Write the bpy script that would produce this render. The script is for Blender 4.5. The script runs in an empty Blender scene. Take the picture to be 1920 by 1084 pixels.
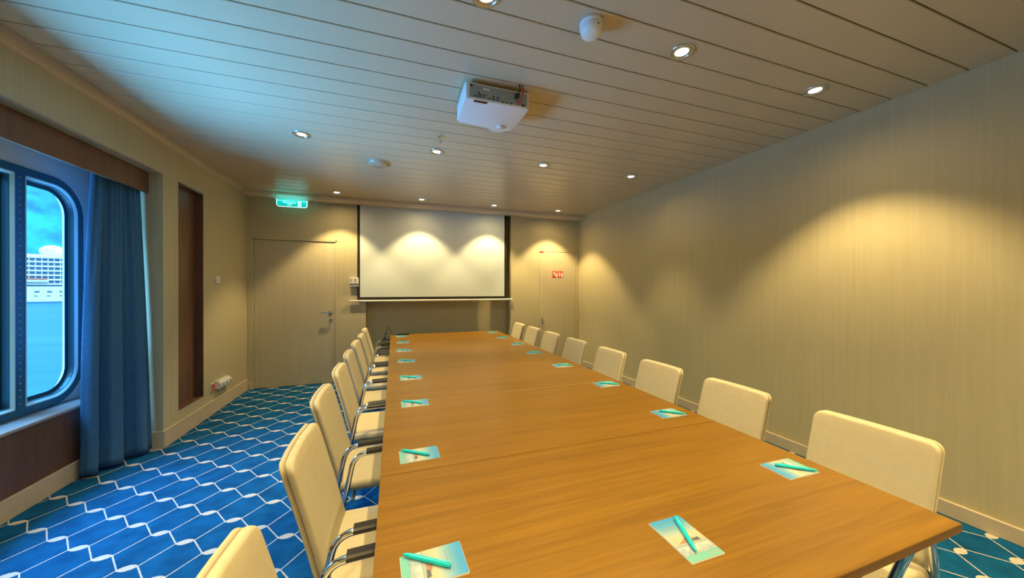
import bpy, bmesh, math, random
from mathutils import Vector, Matrix

random.seed(7)
SC = bpy.context.scene
COL = SC.collection
PI = math.pi

# ------------------------------------------------------------------ camera
YAW, PITCH, ROLL, CAMH, FPX = .3316, -.0026, .0012, 1.395, 642.57
_r = Vector((math.cos(YAW), -math.sin(YAW), 0)); _f0 = Vector((math.sin(YAW), math.cos(YAW), 0)); _u0 = Vector((0, 0, 1))
_f = _f0*math.cos(PITCH) + _u0*math.sin(PITCH); _u1 = -_f0*math.sin(PITCH) + _u0*math.cos(PITCH)
_R = _r*math.cos(ROLL) + _u1*math.sin(ROLL); _U = -_r*math.sin(ROLL) + _u1*math.cos(ROLL)
cam_d = bpy.data.cameras.new('camera'); cam = bpy.data.objects.new('camera', cam_d); COL.objects.link(cam)
cam_d.sensor_width = 36; cam_d.sensor_fit = 'HORIZONTAL'; cam_d.lens = FPX/1920*36; cam_d.shift_y = -.756/1920
cam_d.clip_start = .02; cam_d.clip_end = 6000
cam.matrix_world = Matrix(((_R.x, _U.x, -_f.x, 0), (_R.y, _U.y, -_f.y, 0), (_R.z, _U.z, -_f.z, CAMH), (0, 0, 0, 1)))
SC.camera = cam

# ------------------------------------------------------------------ view, world, large lights
SC.view_settings.view_transform = 'Standard'; SC.view_settings.look = 'None'
SC.view_settings.exposure = 0.12; SC.view_settings.gamma = 1.0; SC.view_settings.use_curve_mapping = False
SC.cycles.use_denoising = True
SC.cycles.max_bounces = 10; SC.cycles.diffuse_bounces = 6; SC.cycles.glossy_bounces = 5; SC.cycles.transparent_max_bounces = 12
SC.cycles.sample_clamp_indirect = 6.0; SC.cycles.caustics_reflective = False; SC.cycles.caustics_refractive = False
W = bpy.data.worlds.new('sky'); SC.world = W; W.use_nodes = True
W.node_tree.nodes['Background'].inputs[0].default_value = (.50, .80, 1.0, 1)
W.node_tree.nodes['Background'].inputs[1].default_value = 3.5

def area_light(name, loc, target, sx, sy, power, col):
    d = bpy.data.lights.new(name, 'AREA'); d.shape = 'RECTANGLE'; d.size = sx; d.size_y = sy; d.energy = power; d.color = col
    o = bpy.data.objects.new(name, d); COL.objects.link(o); o.location = loc
    o.rotation_euler = (Vector(target) - Vector(loc)).to_track_quat('-Z', 'Y').to_euler()
    return o
DAY = (.13, .50, 1.0)
area_light('sky_daylight_boost', (-4.0, 2.3, 3.7), (-1.2, 2.2, .3), 3.0, 1.6, 420, DAY)     # added lamp hidden outside above the window, strengthens the sky's daylight
area_light('sea_daylight_boost', (-6.2, 2.2, -1.7), (0, 2.2, 2.0), 6.5, 3.2, 2300, DAY)     # added lamp hidden below the sill, stands in for light off the water

SPOT_COL = (1.0, .75, .33)

# ------------------------------------------------------------------ room dimensions
H = 2.6826; T = .7141; YF = 5.575; XL = -1.8915; XB = -1.8165; XR = 3.2193; XW = -2.36; YN = -1.1; YREV = 3.79
SPX = [-.7344, .3819, 1.483, 2.590]; SPY = [1.4694, 3.3026, 5.1651]

# ------------------------------------------------------------------ materials
MATS = {}
def nt(name):
    m = bpy.data.materials.new(name); m.use_nodes = True
    t = m.node_tree; b = t.nodes['Principled BSDF']
    MATS[name] = m
    return m, t, b
def mat(name, col, rough=.5, metal=0.0, bump=0.0, bscale=200, emit=None, estr=0, spec=.5, vary=0.0, vscale=6):
    m, t, b = nt(name)
    b.inputs['Base Color'].default_value = (*col, 1); b.inputs['Roughness'].default_value = rough
    b.inputs['Metallic'].default_value = metal; b.inputs['Specular IOR Level'].default_value = spec
    if emit: b.inputs['Emission Color'].default_value = (*emit, 1); b.inputs['Emission Strength'].default_value = estr
    if bump or vary:
        tc = t.nodes.new('ShaderNodeTexCoord')
    if bump:
        n = t.nodes.new('ShaderNodeTexNoise'); n.inputs['Scale'].default_value = bscale; n.inputs['Detail'].default_value = 3
        t.links.new(tc.outputs['Object'], n.inputs['Vector'])
        bp = t.nodes.new('ShaderNodeBump'); bp.inputs['Strength'].default_value = bump; bp.inputs['Distance'].default_value = .002
        t.links.new(n.outputs['Fac'], bp.inputs['Height']); t.links.new(bp.outputs['Normal'], b.inputs['Normal'])
    if vary:
        n = t.nodes.new('ShaderNodeTexNoise'); n.inputs['Scale'].default_value = vscale; n.inputs['Detail'].default_value = 4
        t.links.new(tc.outputs['Object'], n.inputs['Vector'])
        r = t.nodes.new('ShaderNodeValToRGB')
        r.color_ramp.elements[0].position = .3; r.color_ramp.elements[1].position = .7
        r.color_ramp.elements[0].color = (*[c*(1-vary) for c in col], 1); r.color_ramp.elements[1].color = (*[min(1, c*(1+vary)) for c in col], 1)
        t.links.new(n.outputs['Fac'], r.inputs['Fac']); t.links.new(r.outputs['Color'], b.inputs['Base Color'])
    return m
def wood(name, dark, light, scale, rough=.45, distort=.6, bump=.05, coord='Object', per_object=False, spec=.5):
    """Streaked wood: noise stretched along the axis with the small scale."""
    m, t, b = nt(name); L = t.links
    tc = t.nodes.new('ShaderNodeTexCoord'); mp = t.nodes.new('ShaderNodeMapping')
    mp.inputs['Scale'].default_value = scale
    src = tc.outputs[coord]
    if per_object:
        oi = t.nodes.new('ShaderNodeObjectInfo'); sm = t.nodes.new('ShaderNodeVectorMath'); sm.operation = 'ADD'
        mu = t.nodes.new('ShaderNodeVectorMath'); mu.operation = 'SCALE'; mu.inputs['Scale'].default_value = 7.3
        L.new(oi.outputs['Location'], mu.inputs[0]); L.new(mu.outputs[0], sm.inputs[0]); L.new(src, sm.inputs[1]); src = sm.outputs[0]
    L.new(src, mp.inputs['Vector'])
    n1 = t.nodes.new('ShaderNodeTexNoise'); n1.inputs['Scale'].default_value = 1; n1.inputs['Detail'].default_value = 6; n1.inputs['Roughness'].default_value = .62
    n1.inputs['Distortion'].default_value = distort
    L.new(mp.outputs[0], n1.inputs['Vector'])
    n2 = t.nodes.new('ShaderNodeTexNoise'); n2.inputs['Scale'].default_value = 4.5; n2.inputs['Detail'].default_value = 3
    L.new(mp.outputs[0], n2.inputs['Vector'])
    mx = t.nodes.new('ShaderNodeMath'); mx.operation = 'MULTIPLY_ADD'; mx.inputs[1].default_value = .35
    L.new(n2.outputs['Fac'], mx.inputs[0])
    sc = t.nodes.new('ShaderNodeMath'); sc.operation = 'MULTIPLY'; sc.inputs[1].default_value = .65
    L.new(n1.outputs['Fac'], sc.inputs[0]); L.new(sc.outputs[0], mx.inputs[2])
    r = t.nodes.new('ShaderNodeValToRGB')
    r.color_ramp.elements[0].position = .33; r.color_ramp.elements[0].color = (*dark, 1)
    r.color_ramp.elements[1].position = .66; r.color_ramp.elements[1].color = (*light, 1)
    L.new(mx.outputs[0], r.inputs['Fac']); L.new(r.outputs['Color'], b.inputs['Base Color'])
    b.inputs['Roughness'].default_value = rough; b.inputs['Specular IOR Level'].default_value = spec
    if bump:
        bp = t.nodes.new('ShaderNodeBump'); bp.inputs['Strength'].default_value = bump; bp.inputs['Distance'].default_value = .001
        L.new(mx.outputs[0], bp.inputs['Height']); L.new(bp.outputs['Normal'], b.inputs['Normal'])
    return m

wood('wall_laminate', (.505, .44, .275), (.575, .51, .325), (45, 45, .9), rough=.55, distort=.2, bump=.02)
wood('door_laminate', (.52, .45, .30), (.60, .53, .36), (45, 45, .9), rough=.5, distort=.2, bump=.02)
wood('table_wood', (.155, .073, .0035), (.255, .126, .007), (.8, 20, 20), rough=.38, distort=.9, bump=.02, per_object=True, spec=.35)
wood('brown_wood', (.115, .056, .034), (.19, .095, .058), (6, 6, .7), rough=.35, distort=.4, bump=.02)
mat('ceiling_white', (.58, .475, .33), .27, vary=.02, vscale=2)
mat('ceiling_dark', (.10, .075, .05), .8)
mat('skirting', (.60, .50, .36), .45, vary=.04, vscale=9)
mat('cream_fabric', (.64, .57, .40), .85, bump=.35, bscale=900, vary=.03, vscale=40, spec=.25)
mat('cream_seam', (.52, .44, .30), .9)
mat('chrome', (.82, .82, .84), .09, 1.0)
mat('steel', (.62, .64, .66), .28, 1.0)
mat('black_plastic', (.016, .014, .013), .32)
mat('black_matte', (.010, .009, .009), .7)
mat('white_plastic', (.80, .79, .78), .38)
mat('grey_plastic', (.30, .33, .36), .45)
mat('screen_fabric', (.66, .73, .75), .9, spec=.1)
mat('screen_border', (.012, .010, .008), .85)
mat('curtain_wool', (.060, .175, .34), .95, bump=.5, bscale=700, vary=.25, vscale=160, spec=.1)
mat('window_metal', (.03, .13, .20), .35, .3)
mat('window_bead_lit', (.55, .88, .92), .25, .0)  # metal bead; its cyan daylight highlight is put into the colour
mat('sill_laminate', (.40, .36, .36), .18)
mat('paper', (.86, .84, .80), .7)
mat('pen_teal', (.0, .60, .78), .3)
mat('pen_light', (.06, .78, .95), .3)
mat('red_plastic', (.62, .03, .02), .45)
mat('orange_plastic', (.75, .14, .02), .4)
mat('white_print', (.85, .82, .78), .6)
mat('grey_print', (.16, .25, .27), .6)
mat('ship_print_red', (.36, .20, .15), .6)
mat('ship_print_grey', (.10, .11, .13), .6)
mat('logo_red', (.80, .22, .16), .6)
mat('blue_plug', (.008, .02, .16), .35)
mat('blue_socket', (.03, .05, .40), .4)
mat('yellow_socket', (.65, .5, .05), .4)
mat('lamp_lens', (1, 1, 1), .4, emit=(1.0, .86, .62), estr=9)
mat('exit_green', (.0, .35, .30), .3, emit=(.0, .50, .42), estr=.85)
mat('exit_white', (.7, 1, 1), .3, emit=(.55, 1.0, .98), estr=1.0)
mat('ship_white', (.85, .80, .80), .6)
mat('ship_dark', (.05, .16, .28), .3)
mat('ship_blue', (.06, .22, .42), .4)
mat('ship_orange', (.55, .16, .10), .5)
mat('projector_side', (.30, .38, .43), .4)

def glass_mat():
    m, t, b = nt('window_glass'); L = t.links; t.nodes.remove(b)
    out = t.nodes['Material Output']
    tr = t.nodes.new('ShaderNodeBsdfTransparent'); tr.inputs[0].default_value = (.86, .96, 1.0, 1)
    gl = t.nodes.new('ShaderNodeBsdfGlossy'); gl.inputs['Roughness'].default_value = .02
    fr = t.nodes.new('ShaderNodeFresnel'); fr.inputs[0].default_value = 1.45
    mx = t.nodes.new('ShaderNodeMixShader')
    L.new(fr.outputs[0], mx.inputs[0]); L.new(tr.outputs[0], mx.inputs[1]); L.new(gl.outputs[0], mx.inputs[2]); L.new(mx.outputs[0], out.inputs[0])
glass_mat()

def carpet_mat():
    m, t, b = nt('carpet'); L = t.links; N = t.nodes
    a_, b_ = .1706, .2568
    tc = N.new('ShaderNodeTexCoord')
    nd = N.new('ShaderNodeTexNoise'); nd.inputs['Scale'].default_value = 110; nd.inputs['Detail'].default_value = 1
    L.new(tc.outputs['Object'], nd.inputs['Vector'])
    sub = N.new('ShaderNodeVectorMath'); sub.operation = 'SUBTRACT'; sub.inputs[1].default_value = (.5, .5, .5); L.new(nd.outputs['Color'], sub.inputs[0])
    scl = N.new('ShaderNodeVectorMath'); scl.operation = 'SCALE'; scl.inputs['Scale'].default_value = .005; L.new(sub.outputs[0], scl.inputs[0])
    add = N.new('ShaderNodeVectorMath'); add.operation = 'ADD'; L.new(tc.outputs['Object'], add.inputs[0]); L.new(scl.outputs[0], add.inputs[1])
    sp = N.new('ShaderNodeSeparateXYZ'); L.new(add.outputs[0], sp.inputs[0])
    def M(op, x, y=None, z=None):
        n = N.new('ShaderNodeMath'); n.operation = op
        for i, v in enumerate((x, y, z)):
            if v is None: continue
            if isinstance(v, (int, float)): n.inputs[i].default_value = v
            else: L.new(v, n.inputs[i])
        return n.outputs[0]
    u = M('DIVIDE', M('ADD', sp.outputs['X'], 2.105), a_); v = M('DIVIDE', M('SUBTRACT', sp.outputs['Y'], 3.124), b_)
    du = M('MULTIPLY', M('PINGPONG', u, 1.0), a_); dv = M('MULTIPLY', M('PINGPONG', v, .5), b_)
    e = .040
    ex, ey = a_-2*e, b_/2; ln = math.hypot(ex, ey)
    # distance to the segment (e,0)-(a-e,b/2)
    rx = M('SUBTRACT', du, e)
    cr = M('ABSOLUTE', M('SUBTRACT', M('MULTIPLY', rx, ey/ln), M('MULTIPLY', dv, ex/ln)))
    inside = M('MULTIPLY', M('GREATER_THAN', du, e-.004), M('LESS_THAN', du, a_-e+.004))
    line = M('MULTIPLY', M('LESS_THAN', cr, .0031), inside)
    def lens(dx, dy):
        return M('LESS_THAN', M('ADD', M('DIVIDE', dy, .0215), M('POWER', M('DIVIDE', dx, .045), 2)), 1.0)
    o1 = lens(du, dv); o2 = lens(M('SUBTRACT', a_, du), M('SUBTRACT', b_/2, dv))
    fac = M('MAXIMUM', line, M('MAXIMUM', o1, o2))
    n1 = N.new('ShaderNodeTexNoise'); n1.inputs['Scale'].default_value = 9; n1.inputs['Detail'].default_value = 5
    L.new(tc.outputs['Object'], n1.inputs['Vector'])
    r = N.new('ShaderNodeValToRGB'); r.color_ramp.elements[0].position = .3; r.color_ramp.elements[1].position = .72
    r.color_ramp.elements[0].color = (.003, .067, .19, 1); r.color_ramp.elements[1].color = (.006, .120, .32, 1)
    L.new(n1.outputs['Fac'], r.inputs['Fac'])
    mx = N.new('ShaderNodeMix'); mx.data_type = 'RGBA'; mx.inputs[7].default_value = (.60, .56, .50, 1)
    L.new(fac, mx.inputs[0]); L.new(r.outputs['Color'], mx.inputs[6]); L.new(mx.outputs[2], b.inputs['Base Color'])
    b.inputs['Roughness'].default_value = .95; b.inputs['Specular IOR Level'].default_value = .1
    n2 = N.new('ShaderNodeTexNoise'); n2.inputs['Scale'].default_value = 500; L.new(tc.outputs['Object'], n2.inputs['Vector'])
    hh = M('ADD', n2.outputs['Fac'], M('MULTIPLY', fac, .6))
    bp = N.new('ShaderNodeBump'); bp.inputs['Strength'].default_value = .4; bp.inputs['Distance'].default_value = .003
    L.new(hh, bp.inputs['Height']); L.new(bp.outputs['Normal'], b.inputs['Normal'])
carpet_mat()

def pad_cover_mat():
    m, t, b = nt('pad_cover'); L = t.links; N = t.nodes
    tc = N.new('ShaderNodeTexCoord'); sp = N.new('ShaderNodeSeparateXYZ'); L.new(tc.outputs['Object'], sp.inputs[0])
    mr = N.new('ShaderNodeMapRange'); mr.inputs[1].default_value = -.076; mr.inputs[2].default_value = .076
    L.new(sp.outputs['Y'], mr.inputs[0])
    r = N.new('ShaderNodeValToRGB'); cr = r.color_ramp
    pts = [(0, (.16, .46, .44)), (.129, (.16, .46, .44)), (.135, (.04, .11, .22)), (.22, (.10, .20, .30)), (.34, (.32, .38, .40)), (.43, (.50, .44, .32)), (.54, (.48, .47, .37)), (.68, (.25, .42, .50)), (.84, (.08, .33, .62)), (1, (.035, .28, .70))]
    cr.elements[0].position = pts[0][0]; cr.elements[0].color = (*pts[0][1], 1); cr.elements[1].position = pts[-1][0]; cr.elements[1].color = (*pts[-1][1], 1)
    for p, c in pts[1:-1]:
        el = cr.elements.new(p); el.color = (*c, 1)
    L.new(mr.outputs[0], r.inputs['Fac'])
    # foam streaks on the printed sea
    n = N.new('ShaderNodeTexNoise'); n.inputs['Scale'].default_value = 90; n.inputs['Detail'].default_value = 4
    L.new(tc.outputs['Object'], n.inputs['Vector'])
    mm = N.new('ShaderNodeMath'); mm.operation = 'LESS_THAN'; mm.inputs[1].default_value = -.028; L.new(sp.outputs['Y'], mm.inputs[0])
    m2 = N.new('ShaderNodeMath'); m2.operation = 'GREATER_THAN'; m2.inputs[1].default_value = -.0555; L.new(sp.outputs['Y'], m2.inputs[0])
    m3 = N.new('ShaderNodeMath'); m3.operation = 'MULTIPLY'; L.new(mm.outputs[0], m3.inputs[0]); L.new(m2.outputs[0], m3.inputs[1])
    m4 = N.new('ShaderNodeMath'); m4.operation = 'MULTIPLY'; L.new(m3.outputs[0], m4.inputs[0]); L.new(n.outputs['Fac'], m4.inputs[1])
    mx = N.new('ShaderNodeMix'); mx.data_type = 'RGBA'; mx.inputs[7].default_value = (.62, .70, .70, 1)
    L.new(m4.outputs[0], mx.inputs[0]); L.new(r.outputs['Color'], mx.inputs[6]); L.new(mx.outputs[2], b.inputs['Base Color'])
    b.inputs['Roughness'].default_value = .35
pad_cover_mat()

def sea_mat():
    m, t, b = nt('sea_water'); L = t.links; N = t.nodes
    tc = N.new('ShaderNodeTexCoord'); mp = N.new('ShaderNodeMapping'); mp.inputs['Scale'].default_value = (.02, .12, 1); mp.inputs['Rotation'].default_value = (0, 0, .9)
    L.new(tc.outputs['Object'], mp.inputs['Vector'])
    n = N.new('ShaderNodeTexNoise'); n.inputs['Scale'].default_value = 1; n.inputs['Detail'].default_value = 5; L.new(mp.outputs[0], n.inputs['Vector'])
    r = N.new('ShaderNodeValToRGB'); r.color_ramp.elements[0].position = .3; r.color_ramp.elements[1].position = .7
    r.color_ramp.elements[0].color = (.012, .17, .34, 1); r.color_ramp.elements[1].color = (.03, .23, .40, 1)
    L.new(n.outputs['Fac'], r.inputs['Fac']); L.new(r.outputs['Color'], b.inputs['Base Color'])
    b.inputs['Roughness'].default_value = .6; b.inputs['Specular IOR Level'].default_value = .08
sea_mat()
def hill_mat():
    m, t, b = nt('forest_slope'); L = t.links; N = t.nodes
    tc = N.new('ShaderNodeTexCoord')
    n = N.new('ShaderNodeTexNoise'); n.inputs['Scale'].default_value = .005; n.inputs['Detail'].default_value = 8; n.inputs['Roughness'].default_value = .65
    L.new(tc.outputs['Object'], n.inputs['Vector'])
    r = N.new('ShaderNodeValToRGB'); r.color_ramp.elements[0].position = .42; r.color_ramp.elements[1].position = .57
    r.color_ramp.elements[0].color = (.006, .09, .24, 1); r.color_ramp.elements[1].color = (.02, .36, .40, 1)
    L.new(n.outputs['Fac'], r.inputs['Fac']); L.new(r.outputs['Color'], b.inputs['Base Color']); b.inputs['Roughness'].default_value = .95
hill_mat()

# ------------------------------------------------------------------ mesh helpers
class MB:
    """Collects geometry; build() links it as one mesh object."""
    def __init__(s): s.v = []; s.f = []; s.sm = []
    def add(s, vs, fs, smooth=False):
        k = len(s.v); s.v += [tuple(v) for v in vs]
        for f in fs: s.f.append(tuple(i+k for i in f)); s.sm.append(smooth)
        return s
    def box(s, x0, x1, y0, y1, z0, z1):
        vs = [(x, y, z) for x in (x0, x1) for y in (y0, y1) for z in (z0, z1)]
        return s.add(vs, [(0, 1, 3, 2), (4, 6, 7, 5), (0, 4, 5, 1), (2, 3, 7, 6), (0, 2, 6, 4), (1, 5, 7, 3)])
    def rbox(s, x0, x1, y0, y1, z0, z1, r=.005, seg=2, smooth=True):
        bm = bmesh.new(); bmesh.ops.create_cube(bm, size=1)
        for v in bm.verts: v.co = Vector(((x0+x1)/2+v.co.x*(x1-x0), (y0+y1)/2+v.co.y*(y1-y0), (z0+z1)/2+v.co.z*(z1-z0)))
        bmesh.ops.bevel(bm, geom=bm.edges[:], offset=r, segments=seg, affect='EDGES', profile=.5)
        return s.frombm(bm, smooth)
    def frombm(s, bm, smooth=True, M=None):
        bm.verts.index_update()
        s.add([(M @ v.co if M else v.co) for v in bm.verts], [[v.index for v in f.verts] for f in bm.faces], smooth); bm.free(); return s
    def tube(s, path, r, n=10, caps=True):
        P = [Vector(p) for p in path]; rings = []; up = None
        for i, p in enumerate(P):
            d = (P[min(i+1, len(P)-1)] - P[max(i-1, 0)]).normalized()
            if up is None:
                up = Vector((0, 0, 1)) if abs(d.z) < .9 else Vector((0, 1, 0))
            a = (up - d*up.dot(d)).normalized(); b = d.cross(a); up = a
            rr = r[i] if isinstance(r, (list, tuple)) else r
            rings.append([p + (a*math.cos(2*PI*k/n) + b*math.sin(2*PI*k/n))*rr for k in range(n)])
        vs = [v for q in rings for v in q]; fs = []
        for i in range(len(P)-1):
            for k in range(n): fs.append((i*n+k, i*n+(k+1) % n, (i+1)*n+(k+1) % n, (i+1)*n+k))
        s.add(vs, fs, True)
        if caps:
            s.add(rings[0], [tuple(range(n))[::-1]]); s.add(rings[-1], [tuple(range(n))])
        return s
    def lathe(s, prof, c=(0, 0, 0), n=28, axis='z', smooth=True):
        """prof: list of (radius, height)."""
        vs = []; fs = []
        for r, z in prof:
            for k in range(n):
                a = 2*PI*k/n; x, y = r*math.cos(a), r*math.sin(a)
                q = {'z': (x, y, z), 'y': (x, z, y), 'x': (z, x, y)}[axis]
                vs.append((c[0]+q[0], c[1]+q[1], c[2]+q[2]))
        for i in range(len(prof)-1):
            for k in range(n): fs.append((i*n+k, i*n+(k+1) % n, (i+1)*n+(k+1) % n, (i+1)*n+k))
        s.add(vs, fs, smooth)
        return s
    def poly(s, pts, off, M=None):
        """Flat polygon pts (3D) extruded by the vector off."""
        n = len(pts); A = [Vector(p) for p in pts]; B = [p+Vector(off) for p in A]
        return s.add(A+B, [tuple(range(n))[::-1], tuple(range(n, 2*n))] + [(i, (i+1) % n, n+(i+1) % n, n+i) for i in range(n)])
    def xf(s, M): s.v = [tuple(M @ Vector(v)) for v in s.v]; return s
    def build(s, name, m, parent=None, **tags):
        me = bpy.data.meshes.new(name); me.from_pydata(s.v, [], s.f); me.validate()
        bm = bmesh.new(); bm.from_mesh(me); bmesh.ops.recalc_face_normals(bm, faces=bm.faces[:]); bm.to_mesh(me); bm.free()
        if len(me.polygons) == len(s.sm): me.polygons.foreach_set('use_smooth', s.sm)
        me.materials.append(MATS[m] if isinstance(m, str) else m)
        o = bpy.data.objects.new(name, me); COL.objects.link(o)
        if parent: o.parent = parent
        return tag(o, **tags)
def tag(o, label=None, cat=None, group=None, kind=None):
    if label: o['label'] = label
    if cat: o['category'] = cat
    if group: o['group'] = group
    if kind: o['kind'] = kind
    return o
def thing(name, label, cat, loc=(0, 0, 0), rz=0, group=None, kind=None):
    o = bpy.data.objects.new(name, None); COL.objects.link(o); o.empty_display_size = .05
    o.location = loc; o.rotation_euler = (0, 0, rz)
    return tag(o, label, cat, group, kind)
def copy_tree(o, parent=None):
    c = o.copy(); COL.objects.link(c); c.parent = parent
    for ch in list(o.children): copy_tree(ch, c)
    return c
def fillet(pts, r, n=5):
    P = [Vector(p) for p in pts]; out = [P[0]]
    for i in range(1, len(P)-1):
        a = (P[i-1]-P[i]); b = (P[i+1]-P[i]); rr = min(r, a.length*.48, b.length*.48); a.normalize(); b.normalize()
        A = P[i]+a*rr; B = P[i]+b*rr
        for k in range(n+1):
            t = k/n; out.append(A*(1-t)**2 + P[i]*2*t*(1-t) + B*t*t)
    out.append(P[-1]); return out
def fill2d(loops, depth, name):
    """Outer loop with holes, in (a,b) coordinates, extruded along +c. Returns a bmesh."""
    cu = bpy.data.curves.new(name, 'CURVE'); cu.dimensions = '2D'; cu.fill_mode = 'BOTH'; cu.extrude = depth/2
    for lp in loops:
        sp = cu.splines.new('POLY'); sp.points.add(len(lp)-1); sp.use_cyclic_u = True
        for p, q in zip(sp.points, lp): p.co = (q[0], q[1], 0, 1)
    ob = bpy.data.objects.new(name, cu); COL.objects.link(ob)
    dg = bpy.context.evaluated_depsgraph_get(); me = bpy.data.meshes.new_from_object(ob.evaluated_get(dg))
    bm = bmesh.new(); bm.from_mesh(me); bpy.data.objects.remove(ob); bpy.data.curves.remove(cu); bpy.data.meshes.remove(me)
    return bm
def text_mesh(body, size, name, depth=.0004, shear=0):
    cu = bpy.data.curves.new(name, 'FONT'); cu.body = body; cu.size = size; cu.align_x = 'CENTER'; cu.align_y = 'CENTER'; cu.extrude = depth; cu.shear = shear
    ob = bpy.data.objects.new(name, cu); COL.objects.link(ob)
    dg = bpy.context.evaluated_depsgraph_get(); me = bpy.data.meshes.new_from_object(ob.evaluated_get(dg))
    bm = bmesh.new(); bm.from_mesh(me); bpy.data.objects.remove(ob); bpy.data.curves.remove(cu); bpy.data.meshes.remove(me)
    return bm
def rrect(a0, a1, b0, b1, radii, n=9):
    """Rounded rectangle loop; radii at (a1,b1),(a0,b1),(a0,b0),(a1,b0)."""
    out = []
    for (cx, cy, sx, sy, st), r in zip(((a1, b1, -1, -1, 0), (a0, b1, 1, -1, 90), (a0, b0, 1, 1, 180), (a1, b0, -1, 1, 270)), radii):
        r = max(r, .0005)
        for k in range(n+1):
            an = math.radians(st+90*k/n); out.append((cx+sx*r+r*math.cos(an), cy+sy*r+r*math.sin(an)))
    return out
YZ = Matrix(((0, 0, 1, 0), (1, 0, 0, 0), (0, 1, 0, 0), (0, 0, 0, 1)))    # (a,b,c) -> y,z,x

# ================================================================== THE SETTING
S_ = dict(kind='structure')
MB().box(-2.6, XR+.15, YN-.15, YF+.25, -.08, 0).build('floor', 'carpet', label='blue carpet with a pale chain-link pattern of lines and ovals', **S_)

# ceiling: dark void slab, planks, edge band, cove
ceil = MB().box(-2.6, XR+.15, YN-.15, YF+.3, H+.02, H+.08).build('ceiling', 'ceiling_dark', label='ceiling of pale metal planks with dark joints', **S_)
PW = .1667; P0 = .8718
pb = MB().rbox(0, XR+.02-XB, .0038, PW-.0038, 0, .016, r=.0025, seg=1, smooth=False)
first = None
n = -12
while P0+n*PW < 5.40:
    if first is None:
        first = pb.build('ceiling_plank', 'ceiling_white', ceil); o = first
    else:
        o = first.copy(); COL.objects.link(o); o.parent = ceil
    o.location = (XB, P0+n*PW, H); n += 1
# edge band along the window wall with a rounded cove into the wall
cv = MB()
prof = [(XB-.002, H+.016), (XB-.002, H), (XL+.045, H)] + [(XL+.045-.045*math.sin(a), H-.045+.045*math.cos(a)) for a in [PI/2*k/8 for k in range(1, 9)]] + [(XL-.02, H-.045), (XL-.02, H+.016)]
cv.poly([(x, YN, z) for x, z in prof], (0, YF-YN, 0)); cv.build('trim_1', 'ceiling_white', label='smooth pale edge band curving from ceiling into the window wall', **S_)
# soffit with rounded lower edge along the screen wall
def soffit(x0, x1, y1):
    pr = [(5.375, H+.016), (5.375, H-.012)] + [(5.435-.06*math.cos(a), H-.012-.06*math.sin(a)) for a in [PI/2*k/8 for k in range(1, 9)]] + [(y1, H-.072), (y1, H+.016)]
    return [(x0, y, z) for y, z in pr], (x1-x0, 0, 0)
sf = MB(); sf.poly(*soffit(XL-.02, -1.10, YF)); sf.poly(*soffit(-1.10, 1.93, 5.522)); sf.poly(*soffit(1.93, XR+.02, YF))
sf.build('trim_2', 'ceiling_white', label='rounded pale soffit under the ceiling along the screen wall', **S_)
MB().box(-1.10, 1.93, 5.522, YF, H-.02, H+.016).build('trim_3', 'black_matte', label='narrow dark slot in the soffit that the screen drops from', **S_)

# walls
wl = MB()
wl.box(XL-.25, XL, 4.46, YF+.25, 0, H+.02)                 # beyond the niche
wl.box(XL-.6, XL, YREV, 4.012, 0, H+.02)                    # pier beside the curtain
wl.box(XL-.25, XL, 4.012, 4.46, 2.378, H+.02); wl.box(XL-.25, XL, 4.012, 4.46, 0, .246); wl.box(XL-.25, XL-.085, 4.012, 4.46, .246, 2.378)
wl.box(XW-.25, XL, YN, YREV, 2.378, H+.02)                  # header over the window bay
wall_left = wl.build('wall_left', 'wall_laminate', label='pale wood laminate wall with the window bay and brown niche', **S_)
nb = MB(); nb.box(XL-.085, XL-.068, 4.014, 4.458, .248, 2.376); nb.box(XL-.085, XL-.002, 4.448, 4.459, .248, 2.376); nb.box(XL-.085, XL-.002, 4.013, 4.024, .248, 2.376)
nb.box(XL-.085, XL-.002, 4.013, 4.459, 2.362, 2.377)
nb.build('niche_lining', 'brown_wood', wall_left); MB().box(XL-.085, XL-.002, 4.013, 4.459, .247, .257).build('niche_shelf', 'brown_wood', wall_left)
# window wall with the rounded opening
OUT = rrect(1.62, 3.70, .536, 2.200, (.26, .26, .26, .26))
HOLE = rrect(1.66, 3.66, .576, 2.160, (.22, .22, .22, .22))
bm = fill2d([[(YN, -.02), (YREV+.05, -.02), (YREV+.05, 2.42), (YN, 2.42)], HOLE], .08, 'ww')
MB().frombm(bm, False, Matrix.Translation((XW-.04, 0, 0)) @ YZ).build('wall_window', 'white_plastic', label='white panel wall around the rounded ship window', **S_)
MB().box(XW-.08, -2.186, YN, YREV, 0, .508).build('wall_sill', 'brown_wood', label='brown wood panel under the window sill', **S_)
MB().rbox(XW, -2.176, YN, YREV, .508, .532, r=.006).build('trim_4', 'sill_laminate', label='glossy grey-brown window sill over the wood panel', **S_)

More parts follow.
